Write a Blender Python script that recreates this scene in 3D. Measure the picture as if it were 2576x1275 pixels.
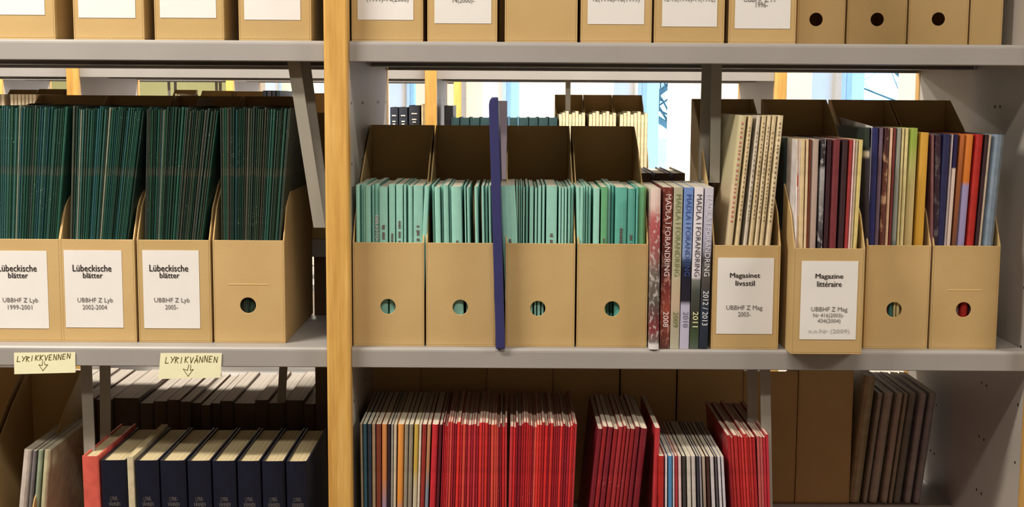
import bpy, bmesh, math, random
from mathutils import Vector, Matrix
random.seed(7)
S = bpy.context.scene
COL = S.collection
for o in list(bpy.data.objects):
    bpy.data.objects.remove(o)

# ------------------------------------------------------------------ camera
IW, IH, F = 2576.0, 1275.0, 3333.0
D, ZC, HOR, ROLL = 1.76, 1.55, 245.0, 0.006
PITCH = math.atan((IH / 2 - HOR) / F)
cam = bpy.data.cameras.new('camera')
cam.sensor_width = 36.0
cam.lens = 36.0 * F / IW
cam.clip_start, cam.clip_end = 0.05, 200
camo = bpy.data.objects.new('camera', cam)
COL.objects.link(camo)
camo.matrix_world = (Matrix.Translation((0, -D, ZC)) @ Matrix.Rotation(math.pi / 2 - PITCH, 4, 'X')
                     @ Matrix.Rotation(ROLL, 4, 'Z'))
S.camera = camo
S.view_settings.view_transform = 'Standard'
S.view_settings.look = 'None'
S.view_settings.gamma = 1.0
S.view_settings.use_curve_mapping = False
S.view_settings.exposure = 0.14

# ------------------------------------------------------------------ sky
W = bpy.data.worlds.new('sky')
S.world = W
W.use_nodes = True
bg = W.node_tree.nodes['Background']
bg.inputs[0].default_value = (0.26, 0.56, 1.0, 1)
bg.inputs[1].default_value = 4.2

LAMP_COL = (1.0, 0.90, 0.76)
# (x, y, half length, watts) of the ceiling luminaires
LAMPS = [(-1.3, -0.68, 0.6, 47), (0.05, -1.4, 0.5, 19), (2.5, -0.85, 0.6, 50), (-1.5, 1.34, 0.75, 48), (0.3, 1.32, 0.6, 42),
         (-1.9, 2.95, 0.75, 45), (-0.3, 2.95, 0.6, 60), (-2.6, 5.6, 0.75, 60), (-0.9, 5.2, 0.6, 90), (-3.2, 9.2, 0.75, 130)]
CEIL = 2.7


def at(x, y, Y):
    """world X, Z of the point seen at photo position (x, y) at depth plane Y"""
    dx, dy = x - IW / 2, y - IH / 2
    c, s = math.cos(ROLL), math.sin(ROLL)
    u, v = (dx * c + dy * s) / F, (-dx * s + dy * c) / F
    ry = math.cos(PITCH) - v * math.sin(PITCH)
    rz = -math.sin(PITCH) - v * math.cos(PITCH)
    k = (D + Y) / ry
    return u * k, ZC + rz * k


def ax(x, y, Y):
    return at(x, y, Y)[0]


def az(x, y, Y):
    return at(x, y, Y)[1]


# ------------------------------------------------------------------ materials
def lin(c):
    c = c / 255.0
    return c / 12.92 if c <= 0.04045 else ((c + 0.055) / 1.055) ** 2.4


TINT = (1.0, 0.92, 0.82)


def C(r, g, b, k=1.0):
    """surface colour of something that looks (r,g,b) under the warm lamps"""
    return tuple(min(0.88, max(0.002, lin(v) * k / t)) for v, t in zip((r, g, b), TINT)) + (1,)


def new_mat(name, rough=0.6, spec=0.3):
    m = bpy.data.materials.new(name)
    m.use_nodes = True
    b = m.node_tree.nodes['Principled BSDF']
    b.inputs['Roughness'].default_value = rough
    b.inputs['Specular IOR Level'].default_value = spec
    return m, m.node_tree, b


def N(nt, t, **kw):
    n = nt.nodes.new(t)
    for k, v in kw.items():
        setattr(n, k, v)
    return n


def mix(nt, a, b, fac, mode='MIX'):
    n = N(nt, 'ShaderNodeMix', data_type='RGBA', blend_type=mode)
    for s, v in ((0, fac), (6, a), (7, b)):
        if isinstance(v, (int, float, tuple)):
            n.inputs[s].default_value = v
        else:
            nt.links.new(v, n.inputs[s])
    return n.outputs[2]


def noise(nt, scale, detail=3, vec=None, rough=0.5):
    n = N(nt, 'ShaderNodeTexNoise')
    n.inputs['Scale'].default_value = scale
    n.inputs['Detail'].default_value = detail
    n.inputs['Roughness'].default_value = rough
    if vec is not None:
        nt.links.new(vec, n.inputs['Vector'])
    return n.outputs['Fac']


def ramp(nt, fac, stops, interp='LINEAR'):
    n = N(nt, 'ShaderNodeValToRGB')
    n.color_ramp.interpolation = interp
    e = n.color_ramp.elements
    while len(e) > 1:
        e.remove(e[-1])
    e[0].position, e[0].color = stops[0][0], stops[0][1]
    for p, c in stops[1:]:
        x = e.new(p)
        x.color = c
    nt.links.new(fac, n.inputs[0])
    return n.outputs[0]


def coords(nt, kind='Object', scale=(1, 1, 1)):
    t = N(nt, 'ShaderNodeTexCoord')
    m = N(nt, 'ShaderNodeMapping')
    m.inputs['Scale'].default_value = scale
    nt.links.new(t.outputs[kind], m.inputs[0])
    return m.outputs[0]


def bump(nt, b, h, strength=0.2, dist=0.001):
    n = N(nt, 'ShaderNodeBump')
    n.inputs['Strength'].default_value = strength
    n.inputs['Distance'].default_value = dist
    nt.links.new(h, n.inputs['Height'])
    nt.links.new(n.outputs[0], b.inputs['Normal'])


def simple(name, col, rough=0.6, spec=0.3, var=0.12, scale=30, stretch=(1, 1, 1)):
    m, nt, b = new_mat(name, rough, spec)
    v = coords(nt, 'Object', stretch)
    f = noise(nt, scale, 3, v)
    dark = tuple(c * (1 - var) for c in col[:3]) + (1,)
    lite = tuple(min(0.95, c * (1 + var)) for c in col[:3]) + (1,)
    nt.links.new(ramp(nt, f, [(0.3, dark), (0.7, lite)]), b.inputs['Base Color'])
    return m


def make_wood():
    m, nt, b = new_mat('birch_veneer', 0.42, 0.4)
    v = coords(nt, 'Object', (6, 6, 0.8))
    f1 = noise(nt, 7, 5, v, 0.6)
    v2 = coords(nt, 'Object', (90, 90, 2.0))
    f2 = noise(nt, 5, 3, v2)
    a = ramp(nt, f1, [(0.3, C(198, 144, 70)), (0.55, C(222, 172, 92)), (0.75, C(234, 188, 112))])
    g = ramp(nt, f2, [(0.35, (0.82, 0.80, 0.76, 1)), (0.65, (1, 1, 1, 1))])
    nt.links.new(mix(nt, a, g, 0.7, 'MULTIPLY'), b.inputs['Base Color'])
    return m


def make_card():
    m, nt, b = new_mat('kraft_card', 0.75, 0.15)
    oi = N(nt, 'ShaderNodeObjectInfo')
    v = coords(nt, 'Object', (1, 1, 1))
    f = noise(nt, 9, 3, v)
    fine = noise(nt, 900, 2, coords(nt, 'Object', (1, 1, 0.25)))
    base = ramp(nt, f, [(0.3, C(196, 162, 108)), (0.7, C(208, 176, 122))])
    k = ramp(nt, fine, [(0.3, (0.9, 0.89, 0.87, 1)), (0.7, (1, 1, 1, 1))])
    c = mix(nt, base, k, 0.6, 'MULTIPLY')
    r = ramp(nt, oi.outputs['Random'], [(0, (0.9, 0.88, 0.84, 1)), (1, (1.03, 1.0, 1.0, 1))])
    nt.links.new(mix(nt, c, r, 1.0, 'MULTIPLY'), b.inputs['Base Color'])
    return m


def make_cover(name, rough=0.5, spec=0.35, wear=0.0, band=None, wearcol=(0.6, 0.6, 0.5, 1), varamt=0.15):
    """printed cover taking its colour from the object colour"""
    m, nt, b = new_mat(name, rough, spec)
    oi = N(nt, 'ShaderNodeObjectInfo')
    v = coords(nt, 'Object', (1, 1, 1))
    f = noise(nt, 60, 3, v)
    k = ramp(nt, f, [(0.3, (1 - varamt,) * 3 + (1,)), (0.7, (1 + varamt,) * 3 + (1,))])
    c = mix(nt, oi.outputs['Color'], k, 1.0, 'MULTIPLY')
    if band:
        g = coords(nt, 'Generated')
        sp = N(nt, 'ShaderNodeSeparateXYZ')
        nt.links.new(g, sp.inputs[0])
        z0, z1, bc, amt = band
        fac = ramp(nt, sp.outputs[2], [(0, (0, 0, 0, 1)), (z0 - 0.004, (0, 0, 0, 1)), (z0, (amt,) * 3 + (1,)),
                                       (z1, (amt * 0.7,) * 3 + (1,)), (z1 + 0.01, (0, 0, 0, 1))])
        nz = noise(nt, 3.0, 1, coords(nt, 'Object', (400, 1, 3)))
        fac2 = mix(nt, fac, ramp(nt, nz, [(0.35, (0.1,) * 3 + (1,)), (0.65, (1, 1, 1, 1))]), 1.0, 'MULTIPLY')
        c = mix(nt, c, bc, fac2)
    if wear > 0:
        loc = N(nt, 'ShaderNodeVectorMath', operation='ADD')
        nt.links.new(coords(nt, 'Object', (1, 1, 1)), loc.inputs[0])
        nt.links.new(oi.outputs['Location'], loc.inputs[1])
        n2 = noise(nt, 420, 4, loc.outputs[0], 0.6)
        n3 = noise(nt, 25, 2, loc.outputs[0])
        w1 = ramp(nt, n2, [(0.62, (0, 0, 0, 1)), (0.70, (1, 1, 1, 1))])
        w2 = ramp(nt, n3, [(0.5, (0, 0, 0, 1)), (0.68, (wear,) * 3 + (1,))])
        c = mix(nt, c, wearcol, mix(nt, w1, w2, 1.0, 'MULTIPLY'))
    nt.links.new(c, b.inputs['Base Color'])
    return m


def make_pages(name, col, stripes=1400):
    m, nt, b = new_mat(name, 0.85, 0.1)
    n1 = noise(nt, 1.0, 2, coords(nt, 'Object', (stripes, 1.5, 1.5)))
    dark = tuple(c * 0.72 for c in col[:3]) + (1,)
    nt.links.new(ramp(nt, n1, [(0.3, dark), (0.6, col)]), b.inputs['Base Color'])
    return m


def spine_mat(name, stops, speckle=None, rough=0.35):
    """spine printed with a picture that changes with height"""
    m, nt, b = new_mat(name, rough, 0.4)
    sp = N(nt, 'ShaderNodeSeparateXYZ')
    nt.links.new(coords(nt, 'Generated'), sp.inputs[0])
    c = ramp(nt, sp.outputs[2], stops)
    if speckle:
        col, amt, sc = speckle
        nz = noise(nt, sc, 3, coords(nt, 'Object', (1, 1, 0.6)), 0.6)
        c = mix(nt, c, col, ramp(nt, nz, [(0.52, (0, 0, 0, 1)), (0.60, (amt,) * 3 + (1,))]))
    nt.links.new(c, b.inputs['Base Color'])
    return m


def emit_mat(name, col, s):
    m = bpy.data.materials.new(name)
    m.use_nodes = True
    nt = m.node_tree
    nt.nodes.remove(nt.nodes['Principled BSDF'])
    e = N(nt, 'ShaderNodeEmission')
    e.inputs[0].default_value = col
    e.inputs[1].default_value = s
    nt.links.new(e.outputs[0], nt.nodes['Material Output'].inputs[0])
    return m


M = {}
M['wood'] = make_wood()
M['card'] = make_card()
M['metal'] = simple('grey_shelf_enamel', C(160, 152, 144), 0.4, 0.45, 0.05, 8)
M['panel'] = simple('light_grey_panel', (0.43, 0.40, 0.37, 1), 0.5, 0.35, 0.05, 6)
M['bar'] = simple('grey_bookend_steel', C(150, 142, 128), 0.42, 0.45, 0.06, 12)
M['dark'] = simple('painted_hole_shade', (0.02, 0.018, 0.016, 1), 0.8, 0.1, 0.1)
M['label'] = simple('white_label_paper', C(230, 221, 211), 0.7, 0.15, 0.03, 14)
M['ink'] = simple('black_print', C(52, 44, 40), 0.6, 0.2, 0.1)
M['greyink'] = simple('grey_print', C(110, 100, 94), 0.6, 0.2, 0.1)
M['paleink'] = simple('faint_pencil', C(180, 168, 158), 0.6, 0.2, 0.1)
M['cut'] = simple('pale_card_cut', C(226, 190, 130), 0.7, 0.15, 0.05)
M['cover'] = make_cover('printed_cover', 0.45, 0.4)
M['greencover'] = make_cover('worn_dark_green_cover', 0.5, 0.35, 0.8, (0.715, 0.745, C(112, 96, 78), 0.4), C(170, 176, 150))
M['mintcover'] = make_cover('mint_cover', 0.6, 0.25, 0.0, varamt=0.06)
M['redcover'] = make_cover('glossy_red_cover', 0.3, 0.5, 0.6, None, C(225, 150, 140))
M['pages'] = make_pages('cream_page_block', C(222, 208, 180))
M['greypages'] = make_pages('greyish_page_block', C(186, 172, 156), 700)
M['oldpages'] = make_pages('yellowed_page_block', C(206, 184, 140), 900)
M['note'] = simple('yellow_sticky_paper', C(250, 240, 190), 0.7, 0.15, 0.03)
M['pen'] = simple('brown_pen_ink', C(110, 98, 52), 0.6, 0.2, 0.1)
M['wall'] = simple('cream_wall_paint', (0.86, 0.82, 0.76, 1), 0.8, 0.1, 0.03, 3)
M['dark_wall'] = simple('bounce_cutting_brown', (0.34, 0.25, 0.17, 1), 0.7, 0.2, 0.2, 4)  # for the unseen wall behind the camera, darkened to cut bounce light
M['green_wall'] = simple('yellow_green_wall_paint', (0.66, 0.68, 0.36, 1), 0.8, 0.1, 0.04, 2)
M['ceil'] = simple('white_ceiling', (0.8, 0.78, 0.74, 1), 0.9, 0.1, 0.03, 3)
M['floor'] = simple('brown_linoleum', (0.15, 0.12, 0.10, 1), 0.45, 0.3, 0.15, 8)
M['frame'] = simple('light_grey_window_frame', (0.60, 0.62, 0.64, 1), 0.5, 0.3, 0.05)
M['bark'] = simple('grey_brown_bark', (0.17, 0.18, 0.15, 1), 0.9, 0.1, 0.25, 6)
M['ground'] = simple('snowy_ground', (0.75, 0.8, 0.85, 1), 0.9, 0.1, 0.1, 2)
M['lampbody'] = simple('white_lamp_housing', (0.8, 0.8, 0.8, 1), 0.4, 0.4, 0.03)
M['diffuser'] = emit_mat('lamp_diffuser_glow', LAMP_COL + (1,), 3.0)
g, gnt, gb = new_mat('window_glass', 0.0, 0.5)
gb.inputs['Transmission Weight'].default_value = 1.0
gb.inputs['IOR'].default_value = 1.0
gb.inputs['Base Color'].default_value = (0.94, 0.98, 1, 1)
M['glass'] = g


# ------------------------------------------------------------------ mesh helpers
class MB:
    def __init__(self):
        self.v, self.f = [], []

    def box(self, x0, x1, y0, y1, z0, z1, mat=None):
        b = len(self.v)
        p = [(x0, y0, z0), (x1, y0, z0), (x1, y1, z0), (x0, y1, z0), (x0, y0, z1), (x1, y0, z1), (x1, y1, z1), (x0, y1, z1)]
        self.v += [tuple(mat @ Vector(q)) for q in p] if mat else p
        self.f += [tuple(b + i for i in q) for q in
                   ((0, 3, 2, 1), (4, 5, 6, 7), (0, 1, 5, 4), (1, 2, 6, 5), (2, 3, 7, 6), (3, 0, 4, 7))]
        return self

    def prism_x(self, prof, x0, x1):
        """profile [(y,z)] counter-clockwise, pushed along x"""
        b, n = len(self.v), len(prof)
        self.v += [(x0, y, z) for y, z in prof] + [(x1, y, z) for y, z in prof]
        self.f.append(tuple(b + i for i in reversed(range(n))))
        self.f.append(tuple(b + n + i for i in range(n)))
        for i in range(n):
            j = (i + 1) % n
            self.f.append((b + i, b + j, b + n + j, b + n + i))
        return self

    def prism_z(self, prof, z0, z1):
        b, n = len(self.v), len(prof)
        self.v += [(x, y, z0) for x, y in prof] + [(x, y, z1) for x, y in prof]
        self.f.append(tuple(b + i for i in reversed(range(n))))
        self.f.append(tuple(b + n + i for i in range(n)))
        for i in range(n):
            j = (i + 1) % n
            self.f.append((b + i, b + j, b + n + j, b + n + i))
        return self

    def prism_y(self, prof, y0, y1):
        b, n = len(self.v), len(prof)
        self.v += [(x, y0, z) for x, z in prof] + [(x, y1, z) for x, z in prof]
        self.f.append(tuple(b + i for i in range(n)))
        self.f.append(tuple(b + n + i for i in reversed(range(n))))
        for i in range(n):
            j = (i + 1) % n
            self.f.append((b + i, b + n + i, b + n + j, b + j))
        return self

    def tube(self, p0, p1, r0, r1, n=6):
        p0, p1 = Vector(p0), Vector(p1)
        q = (p1 - p0).to_track_quat('Z', 'Y')
        b = len(self.v)
        for p, r in ((p0, r0), (p1, r1)):
            for i in range(n):
                a = 2 * math.pi * i / n
                self.v.append(tuple(p + q @ Vector((r * math.cos(a), r * math.sin(a), 0))))
        for i in range(n):
            j = (i + 1) % n
            self.f.append((b + i, b + j, b + n + j, b + n + i))
        self.f.append(tuple(b + i for i in reversed(range(n))))
        self.f.append(tuple(b + n + i for i in range(n)))
        return self

    def mesh(self, name, mat):
        me = bpy.data.meshes.new(name)
        me.from_pydata(self.v, [], self.f)
        if mat:
            me.materials.append(mat)
        me.update()
        return me

    def build(self, name, mat, parent=None, loc=(0, 0, 0), rot=(0, 0, 0), bevel=0):
        return link(name, self.mesh(name, mat), parent, loc, rot, bevel)


def link(name, me, parent=None, loc=(0, 0, 0), rot=(0, 0, 0), bevel=0):
    o = bpy.data.objects.new(name, me)
    COL.objects.link(o)
    o.parent = parent
    o.location = loc
    o.rotation_euler = rot
    if bevel:
        m = o.modifiers.new('bevel', 'BEVEL')
        m.width, m.segments, m.limit_method = bevel, 2, 'ANGLE'
    return o


def tag(o, label, cat, group=None):
    o['label'], o['category'] = label, cat
    if group:
        o['group'] = group
    return o


def thing(name, label, cat, loc=(0, 0, 0), rot=(0, 0, 0), group=None):
    o = bpy.data.objects.new(name, None)
    o.empty_display_size = 0.03
    COL.objects.link(o)
    o.location, o.rotation_euler = loc, rot
    return tag(o, label, cat, group)


def struct(o):
    o['kind'] = 'structure'
    return o


def text(body, width, mat, parent, loc, rot=(math.pi / 2, 0, 0), bold=0.0, name='print', xs=1.0, height=None, lines=1.0):
    cu = bpy.data.curves.new('text', 'FONT')
    cu.body, cu.size, cu.align_x, cu.align_y = body, 1.0, 'CENTER', 'CENTER'
    cu.resolution_u = 2
    cu.space_line = lines
    o = bpy.data.objects.new('text', cu)
    COL.objects.link(o)
    me = bpy.data.meshes.new_from_object(o)
    bpy.data.objects.remove(o)
    xs_ = [v.co.x for v in me.vertices]
    ys_ = [v.co.y for v in me.vertices]
    k = width / (max(xs_) - min(xs_))
    ky = k if height is None else height / (max(ys_) - min(ys_))
    cx, cy = (max(xs_) + min(xs_)) / 2, (max(ys_) + min(ys_)) / 2
    for v in me.vertices:
        v.co.x = (v.co.x - cx) * k
        v.co.y = (v.co.y - cy) * ky
    if bold:                       # thicken the strokes with two slightly shifted copies
        bm = bmesh.new()
        for d in (-bold, 0, bold):
            n0 = len(bm.verts)
            bm.from_mesh(me)
            bm.verts.ensure_lookup_table()
            for v in bm.verts[n0:]:
                v.co.x += d * 2.2 * k
                v.co.z += d * .004
        bm.to_mesh(me)
        bm.free()
    me.materials.clear()
    me.materials.append(mat)
    return link(name, me, parent, loc, rot)


# ------------------------------------------------------------------ room
SH1, SH2, SH3 = 1.6225, 1.2135, 0.8035
PITCH_ROWS = (0.0, 1.69, 3.5)
# the window wall stands at an angle; direction (T) runs towards the viewer's right, outward normal NO
Y0 = 10.5
T = Vector((0.0728, -0.1436, 0)).normalized()
NO = Vector((-T.y, T.x, 0))
P0 = Vector((-0.082 * Y0, Y0 - D, 0)) - NO * 0.12
STEP, OPEN, SILL, HEAD = 0.161 * Y0, 0.54, 0.95, 2.45
S_FAR, S_NEAR = -2.62 * STEP, 8.4 * STEP
ROT = math.atan2(T.y, T.x)
WM = Matrix.Translation(P0) @ Matrix.Rotation(ROT, 4, 'Z')     # local x along wall, local y outward
windows = list(range(-2, 5))
w = MB()
edges = [S_FAR]
for i in windows:
    edges += [i * STEP, i * STEP + OPEN]
edges.append(S_NEAR)
for k in range(0, len(edges), 2):
    w.box(edges[k], edges[k + 1], 0, 0.3, 0, CEIL, WM)
for i in windows:
    w.box(i * STEP, i * STEP + OPEN, 0, 0.3, 0, SILL, WM)
    w.box(i * STEP, i * STEP + OPEN, 0, 0.3, HEAD, CEIL, WM)
struct(w.build('wall_right', M['wall']))
for k, i in enumerate(windows):
    r = struct(thing('window_%d' % (k + 1), 'tall narrow window in the cream wall, %s from the far end' % ('first', 'second', 'third', 'fourth', 'fifth', 'sixth', 'seventh')[k], 'window'))
    del r['category']
    r.matrix_world = WM @ Matrix.Translation((i * STEP, 0, 0))
    fr = MB()
    for a, b, c, d in ((0, 0.045, SILL, HEAD), (OPEN - 0.045, OPEN, SILL, HEAD), (0, OPEN, SILL, SILL + 0.05), (0, OPEN, HEAD - 0.05, HEAD)):
        fr.box(a, b, 0.13, 0.19, c, d)
    fr.build('window_frame', M['frame'], r)
    MB().box(0.045, OPEN - 0.045, 0.155, 0.16, SILL + 0.05, HEAD - 0.05).build('pane', M['glass'], r)
    MB().box(-0.03, OPEN + 0.03, -0.05, 0.128, SILL - 0.03, SILL).build('window_sill', M['wall'], r)
pf = P0 + T * S_FAR
pn = P0 + T * S_NEAR
XL, YN = -5.2, pn.y
struct(MB().box(XL, pf.x + 0.35, pf.y, pf.y + 0.2, 0, CEIL).build('wall_back', M['green_wall']))
struct(MB().box(XL - 0.2, XL, YN, pf.y, 0, CEIL).build('wall_left', M['wall']))
struct(MB().box(XL, pn.x, YN - 0.2, YN, 0, CEIL).build('wall_front', M['dark_wall']))
struct(MB().prism_z([(XL - 0.2, YN - 0.2), (pn.x + 0.1, YN - 0.2), (pf.x + 0.1, pf.y + 0.2), (XL - 0.2, pf.y + 0.2)], -0.1, 0).build('floor', M['floor']))
struct(MB().prism_z([(XL - 0.2, YN - 0.2), (pn.x + 0.3, YN - 0.2), (pf.x + 0.3, pf.y + 0.2), (XL - 0.2, pf.y + 0.2)], CEIL, CEIL + 0.1).build('ceiling', M['ceil']))

# outside: snowy ground and bare trees
struct(MB().prism_z([(pn.x + 0.4, -5), (60, -5), (60, 60), (-12, 60), (pf.x + 0.4, pf.y + 0.3)], -0.6, -0.3).build('ground', M['ground']))


def tree(loc, h, seed, label):
    rnd = random.Random(seed)
    r = thing('bare_tree', label, 'tree', loc, group='bare trees outside the windows')
    trunk, br = MB(), MB()

    def grow(p, d, ln, rad, depth):
        n = 3
        q = p
        for k in range(n):
            d = (d + Vector((rnd.uniform(-.22, .22), rnd.uniform(-.22, .22), rnd.uniform(-.02, .16)))).normalized()
            e = q + d * ln / n
            (trunk if depth == 0 else br).tube(q, e, rad * (1 - k * .16), rad * (1 - (k + 1) * .16), 6 if depth < 2 else 4)
            q = e
            if depth < 5 and (k >= 0):
                for c in range(3 if depth == 0 else (2 if depth < 3 else 1)):
                    a = rnd.uniform(0, 6.28)
                    side = Vector((math.cos(a), math.sin(a), rnd.uniform(0.0, 0.8))).normalized()
                    grow(q, (d * 0.45 + side).normalized(), ln * rnd.uniform(.5, .72), rad * (.52 - .02 * depth), depth + 1)
    grow(Vector((0, 0, 0)), Vector((0, 0, 1)), h * 0.48, 0.10, 0)
    trunk.build('trunk', M['bark'], r)
    br.build('branches', M['bark'], r)


for k, (i, off, h) in enumerate(((-4.4, 6.0, 6.5), (-2.2, 6.0, 6.5), (0.0, 6.2, 6.5), (2.2, 5.8, 6.5), (4.4, 6.2, 6.5))):
    p = P0 + T * (i * STEP) + NO * off
    tree((p.x, p.y, -0.3), h, 11 + k, 'bare tree outside, %s in the row beyond the windows' % ('first', 'second', 'third', 'fourth', 'fifth')[k])

# ceiling luminaires
_LN = ('first', 'second', 'third', 'fourth', 'fifth', 'sixth', 'seventh', 'eighth', 'ninth', 'tenth')
for k, (x, y, hl, watt) in enumerate(LAMPS):
    r = thing('ceiling_lamp', 'long white ceiling luminaire, %s along the aisles' % _LN[k], 'lamp', (x, y, CEIL), group='ceiling luminaires above the aisles')
    MB().box(-hl, hl, -0.09, 0.09, -0.06, 0).build('housing', M['lampbody'], r, bevel=0.008)
    MB().box(-hl + .03, hl - .03, -0.07, 0.07, -0.07, -0.061).build('diffuser', M['diffuser'], r)
    l = bpy.data.lights.new('lamp_light', 'AREA')
    l.shape, l.size, l.size_y, l.energy, l.color = 'RECTANGLE', 2 * hl - .06, 0.14, watt, LAMP_COL
    lo = bpy.data.objects.new('lamp_light', l)
    COL.objects.link(lo)
    lo.parent = r
    lo.location = (0, 0, -0.075)

# ------------------------------------------------------------------ racks
LIP = 0.0272
RD = 0.545          # full depth of a double sided rack
SD = 0.265          # depth of one shelf


def shelf_profile():
    """front lip, top plate and rear lip of a folded steel shelf (y, z with z=0 at the top plane)"""
    return [(0.0, -LIP + .001), (0.001, -LIP), (0.012, -LIP), (0.012, -LIP + .0015), (0.0022, -LIP + .0015), (0.0022, -.0035), (SD - .0022, -.0035),
            (SD - .0022, -LIP + .0015), (SD - .012, -LIP + .0015), (SD - .012, -LIP), (SD, -LIP), (SD, -.001), (SD - .001, 0.0), (0.004, 0.0), (0.002, -.0008), (0.0004, -.0028), (0.0, -.005)]


def rack(label, y0, posts, fronts, rears, pw=0.030):
    r = thing('library_shelving', label, 'shelving', (0, y0, 0))
    for x in posts:
        for a, b in ((-0.014, 0.012), (RD - .012, RD + .014)):
            MB().box(x - pw / 2, x + pw / 2, a, b, 0.002, 2.2).build('post', M['wood'], r, bevel=0.003)
        p = MB().box(x - pw / 2 + .001, x + pw / 2 - .001, 0.0125, RD - .0125, 0.05, 2.15).build('side_panel', M['panel'], r)
        h = MB()
        for z in [0.4 + .0815 * k for k in range(20)]:
            for yy in (0.03, 0.152, 0.172, RD - .172, RD - .152, RD - .03):
                for sx in (-1, 1):
                    xx = x + sx * (pw / 2 - .0012)
                    h.tube((xx, yy, z), (xx + sx * .0005, yy, z), .0022, .0022, 6)
        h.build('peg_hole_row', M['dark'], p)['kind'] = 'stuff'  # raised dark discs; the shade inside the holes is put into their colour
    for k in range(len(posts) - 1):
        a, b = posts[k] + pw / 2 + .0005, posts[k + 1] - pw / 2 - .0005
        for z in fronts[k]:
            MB().prism_x(shelf_profile(), a, b).build('shelf', M['metal'], r, (0, 0, z))
        for z in rears[k]:
            MB().prism_x([(RD - y, z_) for y, z_ in reversed(shelf_profile())], a, b).build('shelf', M['metal'], r, (0, 0, z))
    return r


AP = (-1.16, -0.2316, 0.7135)
FR = [0.12, 0.40, SH3, SH2, SH1, 2.03]
REAR_R, REAR_L = 0.913, 1.33  # left rear shelf raised to let light reach the page tops
rack('birch and grey steel double-sided shelving in the foreground, filled with file boxes', 0.0, AP, [FR, FR], [[0.12, 0.40, SH3, REAR_L, SH1, 2.03], [0.12, 0.40, REAR_R, SH2, SH1, 2.03]], 0.0315)
BP = (-2.06, -1.135, -0.212, 0.69)
rack('second row of birch and grey shelving, seen through the gap above the green magazines', PITCH_ROWS[1], BP, [FR] * 3, [FR] * 3)
CP = (-2.95, -2.025, -1.114, -0.218)
rack('farthest row of birch and grey shelving, in front of the windows', PITCH_ROWS[2], CP, [[0.12, 0.40, SH3, SH2, SH1 + .012, 2.03]] * 3, [[0.12, 0.40, SH3, SH2, SH1 + .012, 2.03]] * 3)


# ------------------------------------------------------------------ file boxes
def file_box(x0, x1, y, z, H, label, group=None, hole=None, slit=None, paper=None, turned=False, hf=0.1415, dep=0.25, rz=0.0, name='file_box'):
    """open cardboard magazine file. x0,x1 outer edges, y its front, hole (x,z,r) world, paper dict(x0,x1,z0,z1,lines)"""
    wd = x1 - x0
    cx = (x0 + x1) / 2
    r = thing(name, label, 'file box', (cx, y, z), (0, 0, rz + (math.pi if turned else 0)), group)
    if turned:
        r.location = (cx, y + dep, z)
    h, t = wd / 2, 0.002
    m = MB()
    m.box(-h, h, 0, dep, 0, t)
    k = (H - hf)
    prof = [(0, t), (dep, t), (dep, H), (dep - .016, H), (dep * .68, hf + k * .80), (dep * .38, hf + k * .50), (dep * .10, hf + k * .22), (0.0, hf)]
    m.prism_x(prof, -h, -h + t)
    m.prism_x(prof, h - t, h)
    m.box(-h + t, h - t, dep - t, dep, t, H)
    if hole:
        hx, hz, hr = hole[0] - cx, hole[1] - z, hole[2]
        x_a, x_b, z_a, z_b = -h + t, h - t, t, hf
        angs = sorted([2 * math.pi * i / 28 for i in range(28)] +
                      [math.atan2(cz - hz, cx_ - hx) % (2 * math.pi) for cx_ in (x_a, x_b) for cz in (z_a, z_b)])
        n, b = len(angs), len(m.v)
        for yy in (0, t):
            for a in angs:
                ca, sa = math.cos(a), math.sin(a)
                m.v.append((hx + hr * ca, yy, hz + hr * sa))
            for a in angs:
                ca, sa = math.cos(a), math.sin(a)
                q = min([(x_b - hx) / ca if ca > 1e-9 else 9, (x_a - hx) / ca if ca < -1e-9 else 9,
                         (z_b - hz) / sa if sa > 1e-9 else 9, (z_a - hz) / sa if sa < -1e-9 else 9])
                m.v.append((hx + q * ca, yy, hz + q * sa))
        for i in range(n):
            j = (i + 1) % n
            m.f.append((b + i, b + n + i, b + n + j, b + j)[::-1])
            m.f.append((b + 2 * n + i, b + 3 * n + i, b + 3 * n + j, b + 2 * n + j))
            m.f.append((b + i, b + 2 * n + i, b + 2 * n + j, b + j))
            m.f.append((b + n + i, b + n + j, b + 3 * n + j, b + 3 * n + i))
    else:
        m.box(-h + t, h - t, 0, t, t, hf)
    m.build('body', M['card'], r, bevel=0.0006)
    if slit:
        a, b, zz = slit
        MB().box(a - cx, b - cx, -.0004, 0, zz - z - .0006, zz - z + .0006).build('fold_slit', M['cut'], r)
    if paper:
        a, b, c, d = paper['x0'] - cx, paper['x1'] - cx, paper['z0'] - z, paper['z1'] - z
        p = MB().box(a, b, -.0006, -.0001, c, d).build('paper_label', M['label'], r)
        for body, px, wdt, bold, ink, hh in paper.get('lines', ()):
            xx, zz = px
            text(body, wdt, M[ink], p, (xx - cx, -.0011, zz - z), bold=bold, height=hh)
    return r


PX = D / F      # metres per photo pixel on the front plane
YL, YR = 0.030, 0.014


def labelled(px0, px1, yf, lab, texts):
    """paper label and its lines given where the photo shows them"""
    a, z1 = at(lab[0], lab[1], yf)
    b, z0 = at(lab[2], lab[3], yf)
    out = []
    for body, x, y, wpx, bold, ink, hpx in texts:
        out.append((body, at(x, y, yf), wpx * (D + yf) / F, bold, ink, hpx * (D + yf) / F))
    return dict(x0=a, x1=b, z0=z0, z1=z1, lines=out)


TALL, SHORT = 0.336, 0.294
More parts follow.
